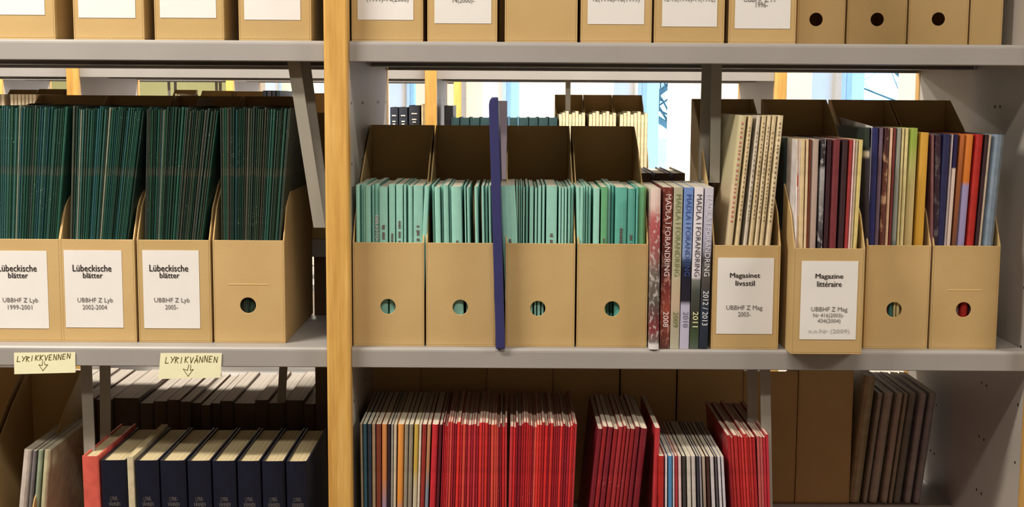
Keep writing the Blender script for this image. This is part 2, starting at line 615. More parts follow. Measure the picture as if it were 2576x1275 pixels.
# middle shelf, left bay
LB = []
for px0, px1, lab, yrs, lb in ((-38, 155, (-48, 630, 124, 826), '1999-2001', 'labelled cardboard file box at the left edge, years 1999-2001'),
                               (154, 341, (160, 629, 311, 824), '2002-2004', 'labelled cardboard file box with dark green magazines, years 2002-2004'),
                               (347, 531, (358, 629, 504, 826), '2005-', 'labelled cardboard file box with dark green magazines, from 2005')):
    dx = {'1999-2001': 46, '2002-2004': 234, '2005-': 427}[yrs]
    tx = [('Lübeckische', dx - 2, 674, 98, .008, 'ink', 17), ('blätter', dx, 692, 50, .008, 'ink', 14),
          ('UBBHF Z Lyb', dx + 6, 756, 90, 0.0, 'greyink', 15), (yrs, dx + 5, 772, 32 if yrs == '2005-' else 62, 0.0, 'greyink', 12)]
    x0, x1 = ax(px0, 740, YL), ax(px1, 740, YL)
    file_box(x0, x1, YL, SH2, TALL, lb, 'file boxes on the middle shelf, left bay', paper=labelled(px0, px1, YL, lab, tx))
    LB.append((x0, x1))
x0, x1 = ax(537, 740, YL), ax(717, 740, YL)
hx, hz = at(624, 768, YL)
file_box(x0, x1, YL, SH2, TALL, 'unlabelled cardboard file box of dark green magazines beside the slanting grey bookend', 'file boxes on the middle shelf, left bay',
         hole=(hx, hz, .0108), slit=(ax(575, 715, YL), ax(674, 715, YL), az(624, 715, YL)))
LB.append((x0, x1))

# middle shelf, right bay: four boxes of mint magazines
GB = []
for k, (px0, px1, h) in enumerate(((888, 1067, (976, 771)), (1072, 1247, (1158, 773)), (1271, 1446, (1353, 776)), (1451, 1629, (1540, 777)))):
    x0, x1 = ax(px0, 760, YR), ax(px1, 760, YR)
    hx, hz = at(h[0], h[1], YR)
    file_box(x0, x1, YR, SH2, SHORT, 'open cardboard file box of mint green booklets, ' + ('beside the birch post', 'just left of the blue folder', 'just right of the blue folder', 'beside the picture-spined yearbooks')[k],
             'file boxes of mint booklets', hole=(hx, hz, .0103))
    GB.append((x0, x1))
# right half
MBX = []
YM1, YM2, YM3 = 0.006, -0.026, 0.016
tx = [('Magasinet', 1874, 694, 76, .008, 'ink', 16), ('livsstil', 1874, 712, 48, .008, 'ink', 13), ('UBBHF Z Mag', 1872, 775, 92, 0, 'greyink', 15), ('2003-', 1872, 790, 32, 0, 'greyink', 12)]
x0, x1 = ax(1791, 750, YM1), ax(1961, 750, YM1)
file_box(x0, x1, YM1, SH2, TALL, 'cardboard file box with a white label, holding cream magazines, beside the yearbooks', 'file boxes on the middle shelf, right bay',
         paper=labelled(0, 0, YM1, (1806, 648, 1942, 840), tx))
MBX.append((x0, x1))
tx = [('Magazine', 2086, 696, 70, .008, 'ink', 16), ('littéraire', 2086, 714, 62, .008, 'ink', 14), ('UBBHF Z Mag', 2086, 779, 92, 0, 'greyink', 15), ('Nr 416(2003)-', 2084, 794, 78, 0, 'greyink', 13),
      ('434(2004)', 2085, 808, 58, 0, 'greyink', 13), ('n.n.Nr (2009)', 2085, 834, 104, 0, 'paleink', 14)]
x0, x1 = ax(1993, 760, YM2), ax(2172, 760, YM2)
file_box(x0, x1, YM2, SH2, TALL, 'labelled cardboard file box that juts out over the shelf edge', 'file boxes on the middle shelf, right bay',
         paper=labelled(0, 0, YM2, (2017, 656, 2152, 854), tx), dep=0.262)
MBX.append((x0, x1))
for k, (px0, px1, h, sl) in enumerate(((2176, 2337, (2249, 779), None), (2342, 2511, (2424, 779), (2385, 2470, 729)))):
    x0, x1 = ax(px0, 760, YM3), ax(px1, 760, YM3)
    hx, hz = at(h[0], h[1], YM3)
    file_box(x0, x1, YM3, SH2, TALL, ('unlabelled cardboard file box of colourful magazines ending in a yellow one', 'rightmost cardboard file box on the middle shelf, with a pale slit above its hole')[k],
             'file boxes on the middle shelf, right bay', hole=(hx, hz, .0103), slit=(ax(sl[0], sl[2], YM3), ax(sl[1], sl[2], YM3), az(sl[0], sl[2], YM3)) if sl else None)
    MBX.append((x0, x1))

# top shelf
YU = 0.012
UP = [(-55, 138, (-70, 113, 37), [], 0.012, 'partly cut off by the left edge'), (184, 362, (198, 341, 45), [], 0.012, 'second from the left'),
      (388, 563, (403, 544, 45), [], 0.012, 'third from the left'), (600, 783, (615, 756, 50), [], 0.012, 'left of the birch post'),
      (884, 1064, (900, 1040, 50), [('(1999)-14(2000)', 975, 0, 104, 14)], YU, 'right of the birch post'),
      (1075, 1251, (1093, 1236, 59), [('14(2000)-', 1166, 3, 54, 14)], YU, 'just left of the blank box'),
      (1270, 1453, None, [], YU, 'blank, without any label'),
      (1461, 1640, (1478, 1620, 61), [('12(1998)-16(1999)', 1550, 0, 116, 14)], YU, 'right of the blank box'),
      (1646, 1823, (1665, 1803, 67), [('12-13(1990)-19(1992)', 1735, 0, 126, 14)], YU, 'second to the right of the blank box'),
      (1834, 2003, (1848, 1987, 72), [('UBBHF Z M', 1910, -2, 78, 14), ('1996-', 1916, 12, 30, 13)], YU, 'next to the recessed dark boxes')]
for k, (px0, px1, lab, tx, yy, where) in enumerate(UP):
    x0, x1 = ax(px0, 40, yy), ax(px1, 40, yy)
    paper = None
    if lab:
        a, b = ax(lab[0], lab[2], yy), ax(lab[1], lab[2], yy)
        zb = az((lab[0] + lab[1]) / 2, lab[2], yy)
        lines = [(t_, at(x_, y_, yy), w_ * PX, 0.0, 'greyink', h_ * PX) for t_, x_, y_, w_, h_ in tx]
        paper = dict(x0=a, x1=b, z0=zb, z1=zb + .104, lines=lines)
    file_box(x0, x1, yy, SH1, TALL, 'top shelf file box%s, %s' % (' with white label' if lab else '', where), 'file boxes on the top shelf', paper=paper, hf=0.15)
YD = 0.11
for k, (px0, px1, h) in enumerate(((2006, 2126, (2053, 49)), (2131, 2281, (2207, 49)), (2286, 2436, (2361, 48)), (2441, 2522, None))):
    x0, x1 = ax(px0, 60, YD), ax(px1, 60, YD)
    hole = None
    if h:
        a, b = at(h[0], h[1], YD)
        hole = (a, b, .0092)
    file_box(x0, x1, YD, SH1, TALL, 'shaded set-back top shelf file box, ' + ('narrowest, beside the last labelled box', 'second in its row, with a round hole', 'third in its row, with a round hole', 'holeless, at the right edge')[k],
             'set-back file boxes on the top shelf', hole=hole, hf=0.2, dep=0.16)


# rear-side boxes of the foreground shelving, added to block light leaking through gaps
for k, (px0, px1, z, h_) in enumerate(((640, 735, REAR_L, .195), (737, 832, REAR_L, .195), (1130, 1240, SH1, .3), (1242, 1340, SH1, .3), (1400, 1500, SH1, .3), (100, 200, SH1, .3), (310, 420, SH1, .3), (500, 610, SH1, .3), (700, 800, SH1, .3))):
    x0, x1 = ax(px0, 300, .285), ax(px1, 300, .285)
    file_box(x0, x1, .285, z, h_, 'added light-blocking rear box, %s' % ('left of the slanting bookend', 'between the slanting bookend and birch post', 'glimpsed left of the blank top box', 'glimpsed behind the blank top box', 'glimpsed right of the blank top box',
             'glimpsed in the first gap of the top shelf', 'glimpsed in the second gap of the top shelf', 'glimpsed in the third gap of the top shelf', 'glimpsed left of the birch post on the top shelf')[k], 'rear file boxes added to block light in gaps', turned=True)

# ------------------------------------------------------------------ booklets and books
def booklet_meshes(t, h, dp, inset_top=0.0006, inset_back=0.001, cov=0.0004, round_=0.5, curve=0.0):
    rr = t * round_
    n = 5
    arc = []
    for i in range(n + 1):
        a = math.pi * i / n
        arc.append((-t / 2 * math.cos(a), rr - rr * math.sin(a)))
    outer = [(-t / 2, dp)] + arc + [(t / 2, dp)]
    c = min(cov, t * .2)
    ia = []
    for i in range(n + 1):
        a = math.pi * i / n
        ia.append((-(t / 2 - c) * math.cos(a), rr - (rr - c * min(1, rr / c if c else 1) * .9) * math.sin(a)))
    inner = [(-t / 2 + c, dp)] + ia + [(t / 2 - c, dp)]
    m = MB()
    k = len(outer)
    for z in (0, h):
        m.v += [(x, y, z) for x, y in outer] + [(x, y, z) for x, y in inner]
    q = 2 * k
    for i in range(k - 1):
        m.f.append((i, i + 1, q + i + 1, q + i))
        m.f.append((k + i + 1, k + i, q + k + i, q + k + i + 1))
        m.f.append((q + i, q + i + 1, q + k + i + 1, q + k + i))
        m.f.append((i + 1, i, k + i, k + i + 1))
    m.f.append((0, q, q + k, k))
    m.f.append((k - 1, 2 * k - 1, q + 2 * k - 1, q + k - 1))
    p = MB()
    pr = [(x, y) for x, y in ia]
    pr = [(-(t / 2 - c) + 1e-5, dp - inset_back)] + [(x * .995, y + 2e-5) for x, y in pr] + [((t / 2 - c) - 1e-5, dp - inset_back)]
    p.prism_z(pr, inset_top, h - inset_top)
    return m, p


def booklet(name, cat, label, group, xb, xt, t, h, y, z, dp, mat, color, pages='pages', hard=False, rz=0.0, round_=0.5):
    lean = math.asin(max(-0.6, min(0.6, (xt - xb) / h)))
    m, p = booklet_meshes(t, h, dp, 0.003 if hard else 0.0006, 0.003 if hard else 0.001, 0.0022 if hard else 0.0004, round_)
    o = m.build(name, M[mat] if isinstance(mat, str) else mat, None, (xb, y, z + abs(math.sin(lean)) * t / 2), (0, lean, rz))
    o.color = color
    tag(o, label, cat, group)
    p.build('pages', M[pages], o)
    return o


_U = ('first', 'second', 'third', 'fourth', 'fifth', 'sixth', 'seventh', 'eighth', 'ninth', 'tenth', 'eleventh', 'twelfth', 'thirteenth', 'fourteenth', 'fifteenth', 'sixteenth', 'seventeenth', 'eighteenth', 'nineteenth')


def nth(i):
    """place in a row counted from the left, i from 0"""
    if i < 19:
        return _U[i]
    t, u = divmod(i + 1, 10)
    w_ = ('', '', 'twent', 'thirt', 'fort')[t]
    return w_ + 'ieth' if u == 0 else w_ + 'y-' + _U[u - 1]


def jit(col, rnd, a=0.18):
    k = 1 + rnd.uniform(-a, a)
    return tuple(min(.85, max(.002, c * k)) for c in col[:3]) + (1,)


# dark green magazines, four boxes
DG = [C(36, 78, 62), C(28, 66, 54), C(38, 74, 54), C(46, 82, 68), C(56, 94, 84), C(30, 58, 46), C(42, 82, 82)]
OLD = [C(50, 66, 50), C(66, 70, 56), C(60, 74, 66), C(40, 62, 48), C(78, 76, 64), C(34, 56, 46)]
rnd = random.Random(3)
# per box: photo x of left/right edge of the row at its top (y 272) and where it meets the box front (y 603), palette mix
ROWS = [(-20, 170, -50, 145, 0.05), (180, 362, 172, 322, 0.2), (368, 549, 352, 508, 0.45), (552, 732, 556, 706, 0.75)]
where = ('at the left edge', 'labelled 2002-2004', 'labelled from 2005', 'beside the slanting bookend')
for k, (a0, a1, b0, b1, old) in enumerate(ROWS):
    y = YL + .004
    xa, xb_ = ax(a0, 272, y), ax(a1, 272, y)
    ya, yb = ax(b0, 603, y), ax(b1, 603, y)
    ztop, zmid = az(300, 272, y), az(300, 603, y)
    ext = (zmid - SH2 - .002) / (ztop - zmid)
    ba, bb = ya - (xa - ya) * ext, yb - (xb_ - yb) * ext
    lo, hi = LB[k][0] + .004, LB[k][1] - .004
    ba, bb = max(ba, lo), min(bb, hi)
    n = 33
    ws = [rnd.choice((.6, .8, 1, 1, 1.3, 1.7)) for _ in range(n)]
    tot, acc = sum(ws), 0
    for i in range(n):
        f0, f1 = acc / tot, (acc + ws[i]) / tot
        acc += ws[i]
        fm = (f0 + f1) / 2
        xb1, xt1 = ba + (bb - ba) * fm, xa + (xb_ - xa) * fm
        t = (f1 - f0) * min(bb - ba, xb_ - xa) * 0.90
        h = 0.318 + rnd.uniform(-.003, .003)
        pal = OLD if rnd.random() < old else DG
        col = jit(rnd.choice(pal), rnd)
        pale = rnd.random() < 0.06 and 2 < i < n - 2
        if pale:
            col = C(138, 140, 118)
        booklet('magazine', 'magazine', ('pale worn magazine, ' if pale else 'thin dark green magazine, ') + nth(i) + ' from left in the file box ' + where[k],
                ('pale' if pale else 'dark green') + ' magazines in the file box ' + where[k], xb1, xt1, t, h, y + rnd.uniform(0, .003), SH2 + .002, 0.205, 'greencover', col)

# curled loose pages above the green magazines
for k, (px, py, wpx, lean) in enumerate(((495, 262, 34, .1), (556, 262, 46, .6), (640, 272, 50, .5), (690, 270, 44, .7), (25, 258, 40, .5))):
    x, z = at(px, py, .14)
    m = MB()
    n = 8
    L_ = .05
    pts = []
    for i in range(n + 1):
        a = lean * 1.6 * i / n
        pts.append((i / n * L_ * math.sin(a) * 1.0, -.045 + L_ * i / n * math.cos(a * .8)))
    th = .0006
    prof = [(u, v) for u, v in pts] + [(u + th, v - .0002) for u, v in reversed(pts)]
    m.prism_y(prof[::-1], 0, .09)
    o = m.build('loose_sheet', M['pages'], None, (x, .12, z + .004))
    tag(o, 'curled loose cream sheet sticking up behind the green magazines, ' + ('left of the middle', 'bent over in the middle', 'flattened towards the right', 'nearest the slanting bookend', 'at the far left')[k], 'paper', 'curled sheets above the green magazines')

# mint booklets
MINT = C(150, 200, 180)
TEAL = C(98, 170, 152)
GRN = C(104, 164, 116)
G = [[870 + v / 3.11 for v in r] for r in (
    [75, 105, 108, 135, 137, 150, 152, 190, 196, 215, 217, 250, 258, 325, 335, 383, 390, 445, 452, 470, 474, 485, 487, 520, 525, 605, 615, 650],
    [668, 686, 693, 735, 740, 755, 760, 800, 803, 820, 822, 905, 925, 936, 945, 967, 1005, 1033, 1060, 1080, 1085, 1105, 1115, 1135])]
G += [[1230 + v / 3.11 for v in r] for r in (
    [85, 205, 213, 228, 235, 245, 250, 262, 268, 280, 290, 310, 318, 350, 360, 378, 385, 410, 418, 438, 450, 535, 548, 565, 570, 590, 595, 612, 620, 640, 646, 668],
    [684, 712, 716, 740, 745, 760, 765, 780, 785, 805, 822, 868, 880, 930, 935, 960, 965, 988, 992, 1085, 1088, 1150, 1155, 1172, 1175, 1220, 1223, 1240])]
gw = ('beside the birch post', 'left of the blue folder', 'right of the blue folder', 'beside the yearbooks')
rnd = random.Random(5)
for k, row in enumerate(G):
    lo, hi = GB[k][0] + .003, GB[k][1] - .003
    yb = YR + .005
    for i in range(0, len(row), 2):
        xa, xc = ax(row[i], 470, yb), ax(row[i + 1], 470, yb)
        t = xc - xa
        xt = (xa + xc) / 2
        xb = min(max(xt, lo + t / 2), hi - t / 2)
        if k == 1:
            xb = min(xb + .004, hi - t / 2)
        col = MINT
        lab = 'mint green'
        if k == 3 and i >= 16:
            col = TEAL
        if k == 3 and i in (12, 24, 26):
            col, lab = (GRN, 'grass green') if i != 26 else (C(142, 180, 110), 'yellowish green')
        thick = 'thick' if t > .012 else 'slim'
        h = .2155 + rnd.uniform(-.002, .002)
        o = booklet('booklet', 'booklet', '%s %s booklet, %s from left in the file box %s' % (thick, lab, nth(i // 2), gw[k]), '%s %s booklets in the box %s' % (thick, lab, gw[k]), xb, xt, t * .97, h,
                    yb + rnd.uniform(0, .004) + (0.012 if t < .006 and rnd.random() < .3 else 0), SH2 + .002, .15, 'mintcover', jit(col, rnd, .1), round_=.12 if t > .006 else .35)
        # unreadable dark print running down the wider spines
        if t > .008 and rnd.random() < .75:
            m = MB()
            z = h * rnd.uniform(.62, .78)
            end = h * .36
            wv = min(.0042, t * .36)
            while z > end:
                ln = rnd.uniform(.0012, .0026)
                m.box(-wv / 2 * rnd.uniform(.7, 1), wv / 2 * rnd.uniform(.7, 1), -.0006, .0004, z - ln, z)
                z -= ln + rnd.choice((.0006, .0006, .0008, .004))
            m.build('spine_print', simple_ink if False else M['greyink'], o)
        elif k == 0 and i == 10:
            text('BIBLIOTEK', .036, M['label'], o, (0, -.0006, h * .72), (math.pi / 2, math.pi / 2, 0), 0.02, 'spine_sticker', height=.005)

# blue folder standing between the mint boxes
fx, fz = at(1259, 868, -0.004)
tx_, tz = at(1241, 245, -0.004)
hF = tz - SH2
lean = math.asin((tx_ - fx) / hF)
r = thing('blue_folder', 'tall dark blue folder standing between the mint green file boxes', 'folder', (fx, -0.006, SH2 + .0005), (0, lean, 0))
m = MB()
wF = .0062
prof = [(-wF, 0), (wF, 0), (wF, hF), (-wF * .35, hF), (-wF * .8, hF - .004), (-wF, hF - .010)]
m.prism_y(prof, 0, 0.02)
M['blue'] = simple('blue_vinyl', C(52, 52, 98), 0.45, 0.4, 0.08, 20)
M['lilac'] = simple('lilac_translucent_plastic', (0.72, 0.68, 0.76, 1), 0.4, 0.3, 0.03, 10)
_nt = M['lilac'].node_tree
_tr = N(_nt, 'ShaderNodeBsdfTranslucent')
_tr.inputs[0].default_value = (0.80, 0.76, 0.84, 1)
_mx = N(_nt, 'ShaderNodeMixShader')
_mx.inputs[0].default_value = 0.85
_nt.links.new(_nt.nodes['Principled BSDF'].outputs[0], _mx.inputs[1])
_nt.links.new(_tr.outputs[0], _mx.inputs[2])
_nt.links.new(_mx.outputs[0], _nt.nodes['Material Output'].inputs[0])
m.build('spine', M['blue'], r, bevel=.0015)
MB().box(wF - .003, wF, .0205, .2, 0, hF - .008).build('back_cover', M['blue'], r)
xa, xc = ax(1249, 290, .3), ax(1276, 290, .3)
r = thing('plastic_sleeve', 'translucent lilac plastic sleeve just right of the blue folder top', 'sleeve', ((xa + xc) / 2, .3, SH2 + .0003))
hB = az(1262, 254, .3) - SH2
hw = (xc - xa) / 2
MB().box(-hw, hw, 0, .0012, 0, hB).build('spine', M['lilac'], r)
MB().box(-hw, -hw + .001, .0013, .2, 0, hB).build('cover', M['lilac'], r)
MB().box(-wF, -wF + .003, .0205, .2, 0, hF - .008).build('front_cover', M['blue'], r)

# yearbooks with picture spines
BK = [(1634, 1667, 1633, 1658), (1668, 1694, 1659, 1684), (1695, 1719, 1685, 1708), (1721, 1745, 1709, 1733), (1746, 1772, 1734, 1757), (1773, 1797, 1758, 1780)]
dkr, wht = C(70, 52, 46), C(232, 214, 208)
sm = [spine_mat('spine_red_photo', [(0, C(225, 215, 210)), (.03, C(225, 215, 210)), (.045, C(120, 110, 104)), (.12, C(130, 56, 58)), (.22, C(100, 60, 60)), (.3, C(92, 84, 76)), (.48, C(112, 100, 90)), (.58, C(150, 92, 88)), (.75, C(176, 84, 84)), (.82, C(186, 102, 100)), (.9, C(226, 190, 176)), (1, C(232, 206, 190))], (C(226, 214, 206), .55, 190)),
      spine_mat('spine_maroon', [(0, C(96, 60, 54)), (.12, C(120, 56, 46)), (.25, C(150, 70, 56)), (.4, C(112, 48, 46)), (.52, C(84, 48, 44)), (.7, C(104, 46, 40)), (1, C(116, 54, 46))], (C(206, 150, 130), .5, 150)),
      spine_mat('spine_sage', [(0, C(186, 178, 152)), (.1, C(176, 164, 140)), (.3, C(196, 168, 140)), (.5, C(184, 174, 140)), (1, C(178, 172, 142))], (C(200, 188, 160), .3, 60)),
      spine_mat('spine_blue_sky', [(0, C(190, 182, 196)), (.27, C(188, 180, 198)), (.30, C(36, 34, 46)), (.5, C(30, 32, 46)), (.545, C(60, 72, 96)), (.58, C(142, 158, 190)), (.8, C(122, 146, 196)), (1, C(116, 144, 198))]),
      spine_mat('spine_white_forest', [(0, C(90, 96, 84)), (.08, C(64, 80, 56)), (.2, C(58, 54, 46)), (.36, C(74, 78, 70)), (.43, C(120, 122, 112)), (.45, C(226, 214, 216)), (1, C(232, 222, 222))]),
      spine_mat('spine_navy_lilac', [(0, C(40, 46, 56)), (.25, C(44, 54, 68)), (.4, C(74, 70, 66)), (.5, C(96, 90, 84)), (.56, C(70, 66, 70)), (.62, C(150, 146, 158)), (.7, C(176, 170, 186)), (1, C(206, 198, 206))])]
ink = ['lt', 'ltw', 'green', 'blue', 'dk', 'w']
inks = {'tan': simple('brown_grey_print', C(140, 120, 96)), 'lt': simple('faded_red_print', C(196, 120, 110)), 'ltw': simple('cream_print', C(234, 208, 200)), 'green': simple('olive_print', C(120, 130, 80)),
        'blue': simple('blue_print', C(60, 80, 140)), 'dk': simple('charcoal_print', C(70, 66, 70)), 'w': simple('white_print', C(222, 216, 216)), 'yl': simple('pale_yellow_print', C(226, 226, 170)), 'pl': simple('lavender_print', C(128, 118, 142))}
desc = ('red photo-spined yearbook, leftmost of the six', 'maroon yearbook with cream lettering', 'sage green yearbook with olive lettering', 'sky blue yearbook with dark middle band', 'white-topped yearbook with dark lettering and forest foot', 'lilac and navy yearbook beside the labelled box')
years = ('2007', '2008', '2009', '2010', '2011', '2012 / 2013')
for k, (a, b, c, d) in enumerate(BK):
    yb = -.002 if k == 0 else .004
    xa, xc = ax(a, 475, yb), ax(b, 475, yb)
    xa2, xc2 = ax(c, 872, yb), ax(d, 872, yb)
    t = min(xc - xa, xc2 - xa2) * .97
    h = .2185 if k else .2165
    o = booklet('yearbook', 'book', desc[k], 'row of six yearbooks on the middle shelf', (xa2 + xc2) / 2, (xa + xc) / 2, t, h, yb, SH2 + .0003, .15, sm[k], (1, 1, 1, 1), round_=.25 if k == 0 else .06)
    down = (math.pi / 2, math.pi / 2, 0)
    if k:
        text('MADLA I FORANDRING', .110, inks[ink[k]], o, (t * .06, -.0006, h * .705), down, .0, 'spine_title', height=.0072)
        text(years[k], .047 if k == 5 else .021, inks[('lt', 'ltw', 'green', 'pl', 'yl', 'w')[k]], o, (t * .06, -.0006, h * (.255 if k == 5 else .185)), down, .004, 'spine_year', height=.0074)


# generic row of magazines given by photo x-edges of their spine tops
def row(items, ytop, h, yb, z, dp, dtop, dbot, label_tail, group, prefix='magazine', mat='cover', clampx=None, clamp_top=False):
    """items: (px_left, px_right, colour-or-material, description[, extra height]); dtop/dbot: photo-x shift of first and last spine down to the base"""
    n = len(items)
    for i, it in enumerate(items):
        a, b, col, ds = it[:4]
        hh = h + (it[4] if len(it) > 4 else 0)
        xa, xc = ax(a, ytop, yb), ax(b, ytop, yb)
        f = i / max(1, n - 1)
        sh = (dtop * (1 - f) + dbot * f) * (D + yb) / F
        xt = (xa + xc) / 2
        xb = xt + sh
        t = (xc - xa) * .94
        if clampx:
            xb = min(max(xb, clampx[0] + t / 2), clampx[1] - t / 2)
        if clamp_top:
            xt = max(xt, clampx[0] + t / 2)
        ism = isinstance(col, bpy.types.Material)
        o = booklet(prefix, prefix, ds + ' ' + label_tail, group, xb, xt, t, hh, yb, z, dp, col if ism else mat, (1, 1, 1, 1) if ism else col)
        yield o, t, hh


def consume(g):
    return list(g)


# cream magazines in the first labelled box
cr, cr2, pap = C(214, 190, 146), C(222, 200, 160), C(206, 192, 170)
M['twotone'] = spine_mat('cover_tan_over_grey', [(0, C(214, 190, 150)), (.70, C(214, 192, 152)), (.71, C(206, 190, 146)), (1, C(206, 190, 146))])
res = consume(row([(1860, 1881, M['twotone'], 'cream magazine with red spine lettering, first'), (1884, 1896, cr, 'cream magazine, second'), (1905, 1915, pap, 'off-white magazine after the dark gap, third'),
                   (1917, 1930, cr, 'cream magazine, fourth'), (1931, 1942, cr2, 'cream magazine, fifth'), (1943, 1955, cr, 'cream magazine, sixth'), (1957, 1973, cr2, 'cream magazine, last')],
                  285, .3135, YM1 + .006, SH2 + .002, .205, -50, -42, 'in the labelled box beside the yearbooks', 'cream magazines leaning in the labelled box', clampx=(MBX[0][0] + .004, MBX[0][1] - .003)))
for i, (o, t, hh) in enumerate(res):
    m = MB()
    rr = random.Random(i)
    z = hh * (.97 - .02 * (i % 3))
    while z > hh * .55:
        ln = rr.uniform(.002, .005)
        m.box(-t * .14, t * .14, -.0006, .0003, z - ln * .6, z)
        z -= ln + rr.choice((.0015, .0025, .003))
    m.build('spine_print', inks['lt'] if i == 0 else inks['tan'], o)

# coloured magazines, boxes two to four
bw = spine_mat('spine_black_white_photo', [(0, C(70, 60, 74)), (.55, C(60, 54, 58)), (.86, C(170, 164, 160)), (.88, C(44, 40, 40)), (1, C(60, 54, 58))], (C(176, 168, 164), .8, 120))
beige = spine_mat('spine_beige_red', [(0, C(186, 150, 122)), (.6, C(196, 160, 130)), (.76, C(170, 70, 44)), (.83, C(170, 70, 44)), (.85, C(190, 156, 130)), (1, C(190, 158, 132))])
pink = spine_mat('spine_pinkish', [(0, C(176, 150, 132)), (.46, C(172, 150, 136)), (.47, C(200, 178, 160)), (.5, C(184, 156, 140)), (1, C(186, 162, 146))], (C(168, 146, 130), .4, 40))
consume(row([(1994, 2003, C(226, 214, 206), 'white magazine'), (2004, 2011, beige, 'beige magazine with red mark'), (2012, 2028, C(222, 194, 146), 'sand-coloured magazine'),
             (2029, 2036, C(220, 190, 150), 'narrow sand-coloured magazine'), (2037, 2042, C(112, 50, 28), 'rust brown thin magazine'), (2043, 2063, pink, 'pinkish beige thick magazine'), (2066, 2080, bw, 'black and white photo magazine'),
             (2082, 2094, C(58, 28, 36), 'dark plum magazine'), (2096, 2117, C(118, 50, 54), 'maroon thick magazine'), (2120, 2136, C(58, 36, 40), 'near-black magazine'), (2138, 2147, C(162, 56, 54), 'bright red narrow magazine'),
             (2148, 2153, C(232, 190, 180), 'pale pink thin magazine'), (2154, 2160, C(186, 168, 138), 'greenish beige thin magazine'), (2161, 2173, C(218, 194, 122), 'straw yellow magazine')],
            348, .282, YM2 + .010, SH2 + .002, .21, 8, -12, 'in the jutting box', 'magazines in the jutting box', clampx=(MBX[1][0] + .003, MBX[1][1] - .003), clamp_top=True))
consume(row([(1971, 1986, C(34, 46, 44), 'blackish green magazine, leftmost and set back')], 340, .282, .05, SH2 + .002, .16, 8, 8, 'in the jutting box', 'magazines in the jutting box', clampx=(MBX[1][0] + .003, MBX[1][1] - .003)))
grb = spine_mat('spine_green_to_sand', [(0, C(186, 150, 104)), (.7, C(200, 176, 120)), (.85, C(176, 172, 100)), (.93, C(150, 172, 72)), (1, C(156, 172, 80))])
patt = spine_mat('spine_brown_peach_pattern', [(0, C(96, 50, 44)), (.8, C(110, 64, 56)), (.85, C(80, 44, 44)), (1, C(70, 40, 44))], (C(214, 168, 130), .8, 70))
dkw = spine_mat('spine_dark_with_white_patch', [(0, C(120, 84, 60)), (.3, C(96, 66, 50)), (.5, C(52, 44, 52)), (.86, C(60, 56, 66)), (.875, C(210, 196, 176)), (.89, C(210, 196, 176)), (.9, C(44, 52, 44)), (1, C(50, 60, 50))])
tealb = spine_mat('spine_grey_teal', [(0, C(60, 112, 100)), (.45, C(56, 100, 92)), (.5, C(150, 150, 140)), (1, C(150, 150, 134))])
yel = spine_mat('spine_golden_yellow', [(0, C(176, 120, 60)), (.4, C(186, 128, 50)), (.52, C(206, 154, 56)), (1, C(216, 160, 66))])
consume(row([(2176, 2190, dkw, 'dark magazine with a white patch'), (2194, 2213, C(40, 42, 92), 'navy blue thick magazine'), (2214, 2224, C(110, 88, 104), 'mauve magazine'), (2226, 2240, patt, 'brown and peach patterned magazine'),
             (2241, 2248, C(226, 184, 150), 'peach narrow magazine'), (2249, 2256, C(120, 52, 48), 'maroon narrow magazine'), (2258, 2270, tealb, 'grey to teal magazine'), (2271, 2277, C(216, 196, 140), 'cream narrow magazine'),
             (2279, 2288, C(222, 202, 144), 'pale cream magazine'), (2290, 2313, grb, 'green-topped sand magazine')],
            315, .297, YM3 + .005, SH2 + .002, .205, -4, -6, 'in the unlabelled box of colourful magazines', 'magazines in the third box', clampx=(MBX[2][0] + .003, MBX[2][1] - .003)))
consume(row([(2316, 2341, yel, 'golden yellow magazine')], 330, .291, YM3 + .005, SH2 + .002, .205, -6, -6, 'at the right end of the unlabelled box', 'magazines in the third box', clampx=(MBX[2][0] + .003, MBX[2][1] - .0025)))
navpe = spine_mat('spine_navy_over_peach', [(0, C(206, 180, 164)), (.84, C(214, 190, 172)), (.845, C(40, 34, 72)), (1, C(40, 34, 72))])
orlav = spine_mat('spine_orange_over_lavender', [(0, C(120, 92, 86)), (.25, C(110, 88, 90)), (.45, C(150, 140, 176)), (.76, C(160, 146, 180)), (.78, C(208, 118, 46)), (1, C(216, 128, 58))])
brn = spine_mat('spine_orange_to_brown', [(0, C(80, 60, 54)), (.4, C(100, 66, 54)), (.8, C(150, 84, 46)), (1, C(190, 106, 54))])
dkp = spine_mat('spine_dark_speckled', [(0, C(52, 42, 48)), (.3, C(90, 90, 90)), (.36, C(44, 34, 44)), (1, C(60, 40, 50))], (C(120, 110, 104), .5, 90))
consume(row([(2345, 2351, C(128, 84, 84), 'dull pink thin magazine'), (2353, 2371, dkp, 'dark speckled magazine'), (2373, 2395, C(40, 40, 76), 'midnight blue magazine'), (2396, 2400, C(180, 160, 158), 'pale grey thin magazine'),
             (2402, 2413, navpe, 'peach magazine with navy top'), (2417, 2430, brn, 'orange to brown magazine'), (2431, 2453, orlav, 'orange-topped lavender magazine'), (2456, 2478, C(176, 42, 36), 'bright red thick magazine'),
             (2480, 2489, C(60, 38, 42), 'dark narrow magazine'), (2490, 2496, C(196, 174, 150), 'beige thin magazine'), (2500, 2533, C(132, 146, 160), 'steel blue thick magazine, rightmost')],
            330, .289, YM3 + .005, SH2 + .002, .205, -7, -30, 'in the rightmost box of the middle shelf', 'magazines in the rightmost box', clampx=(MBX[3][0] + .003, MBX[3][1] - .003)))
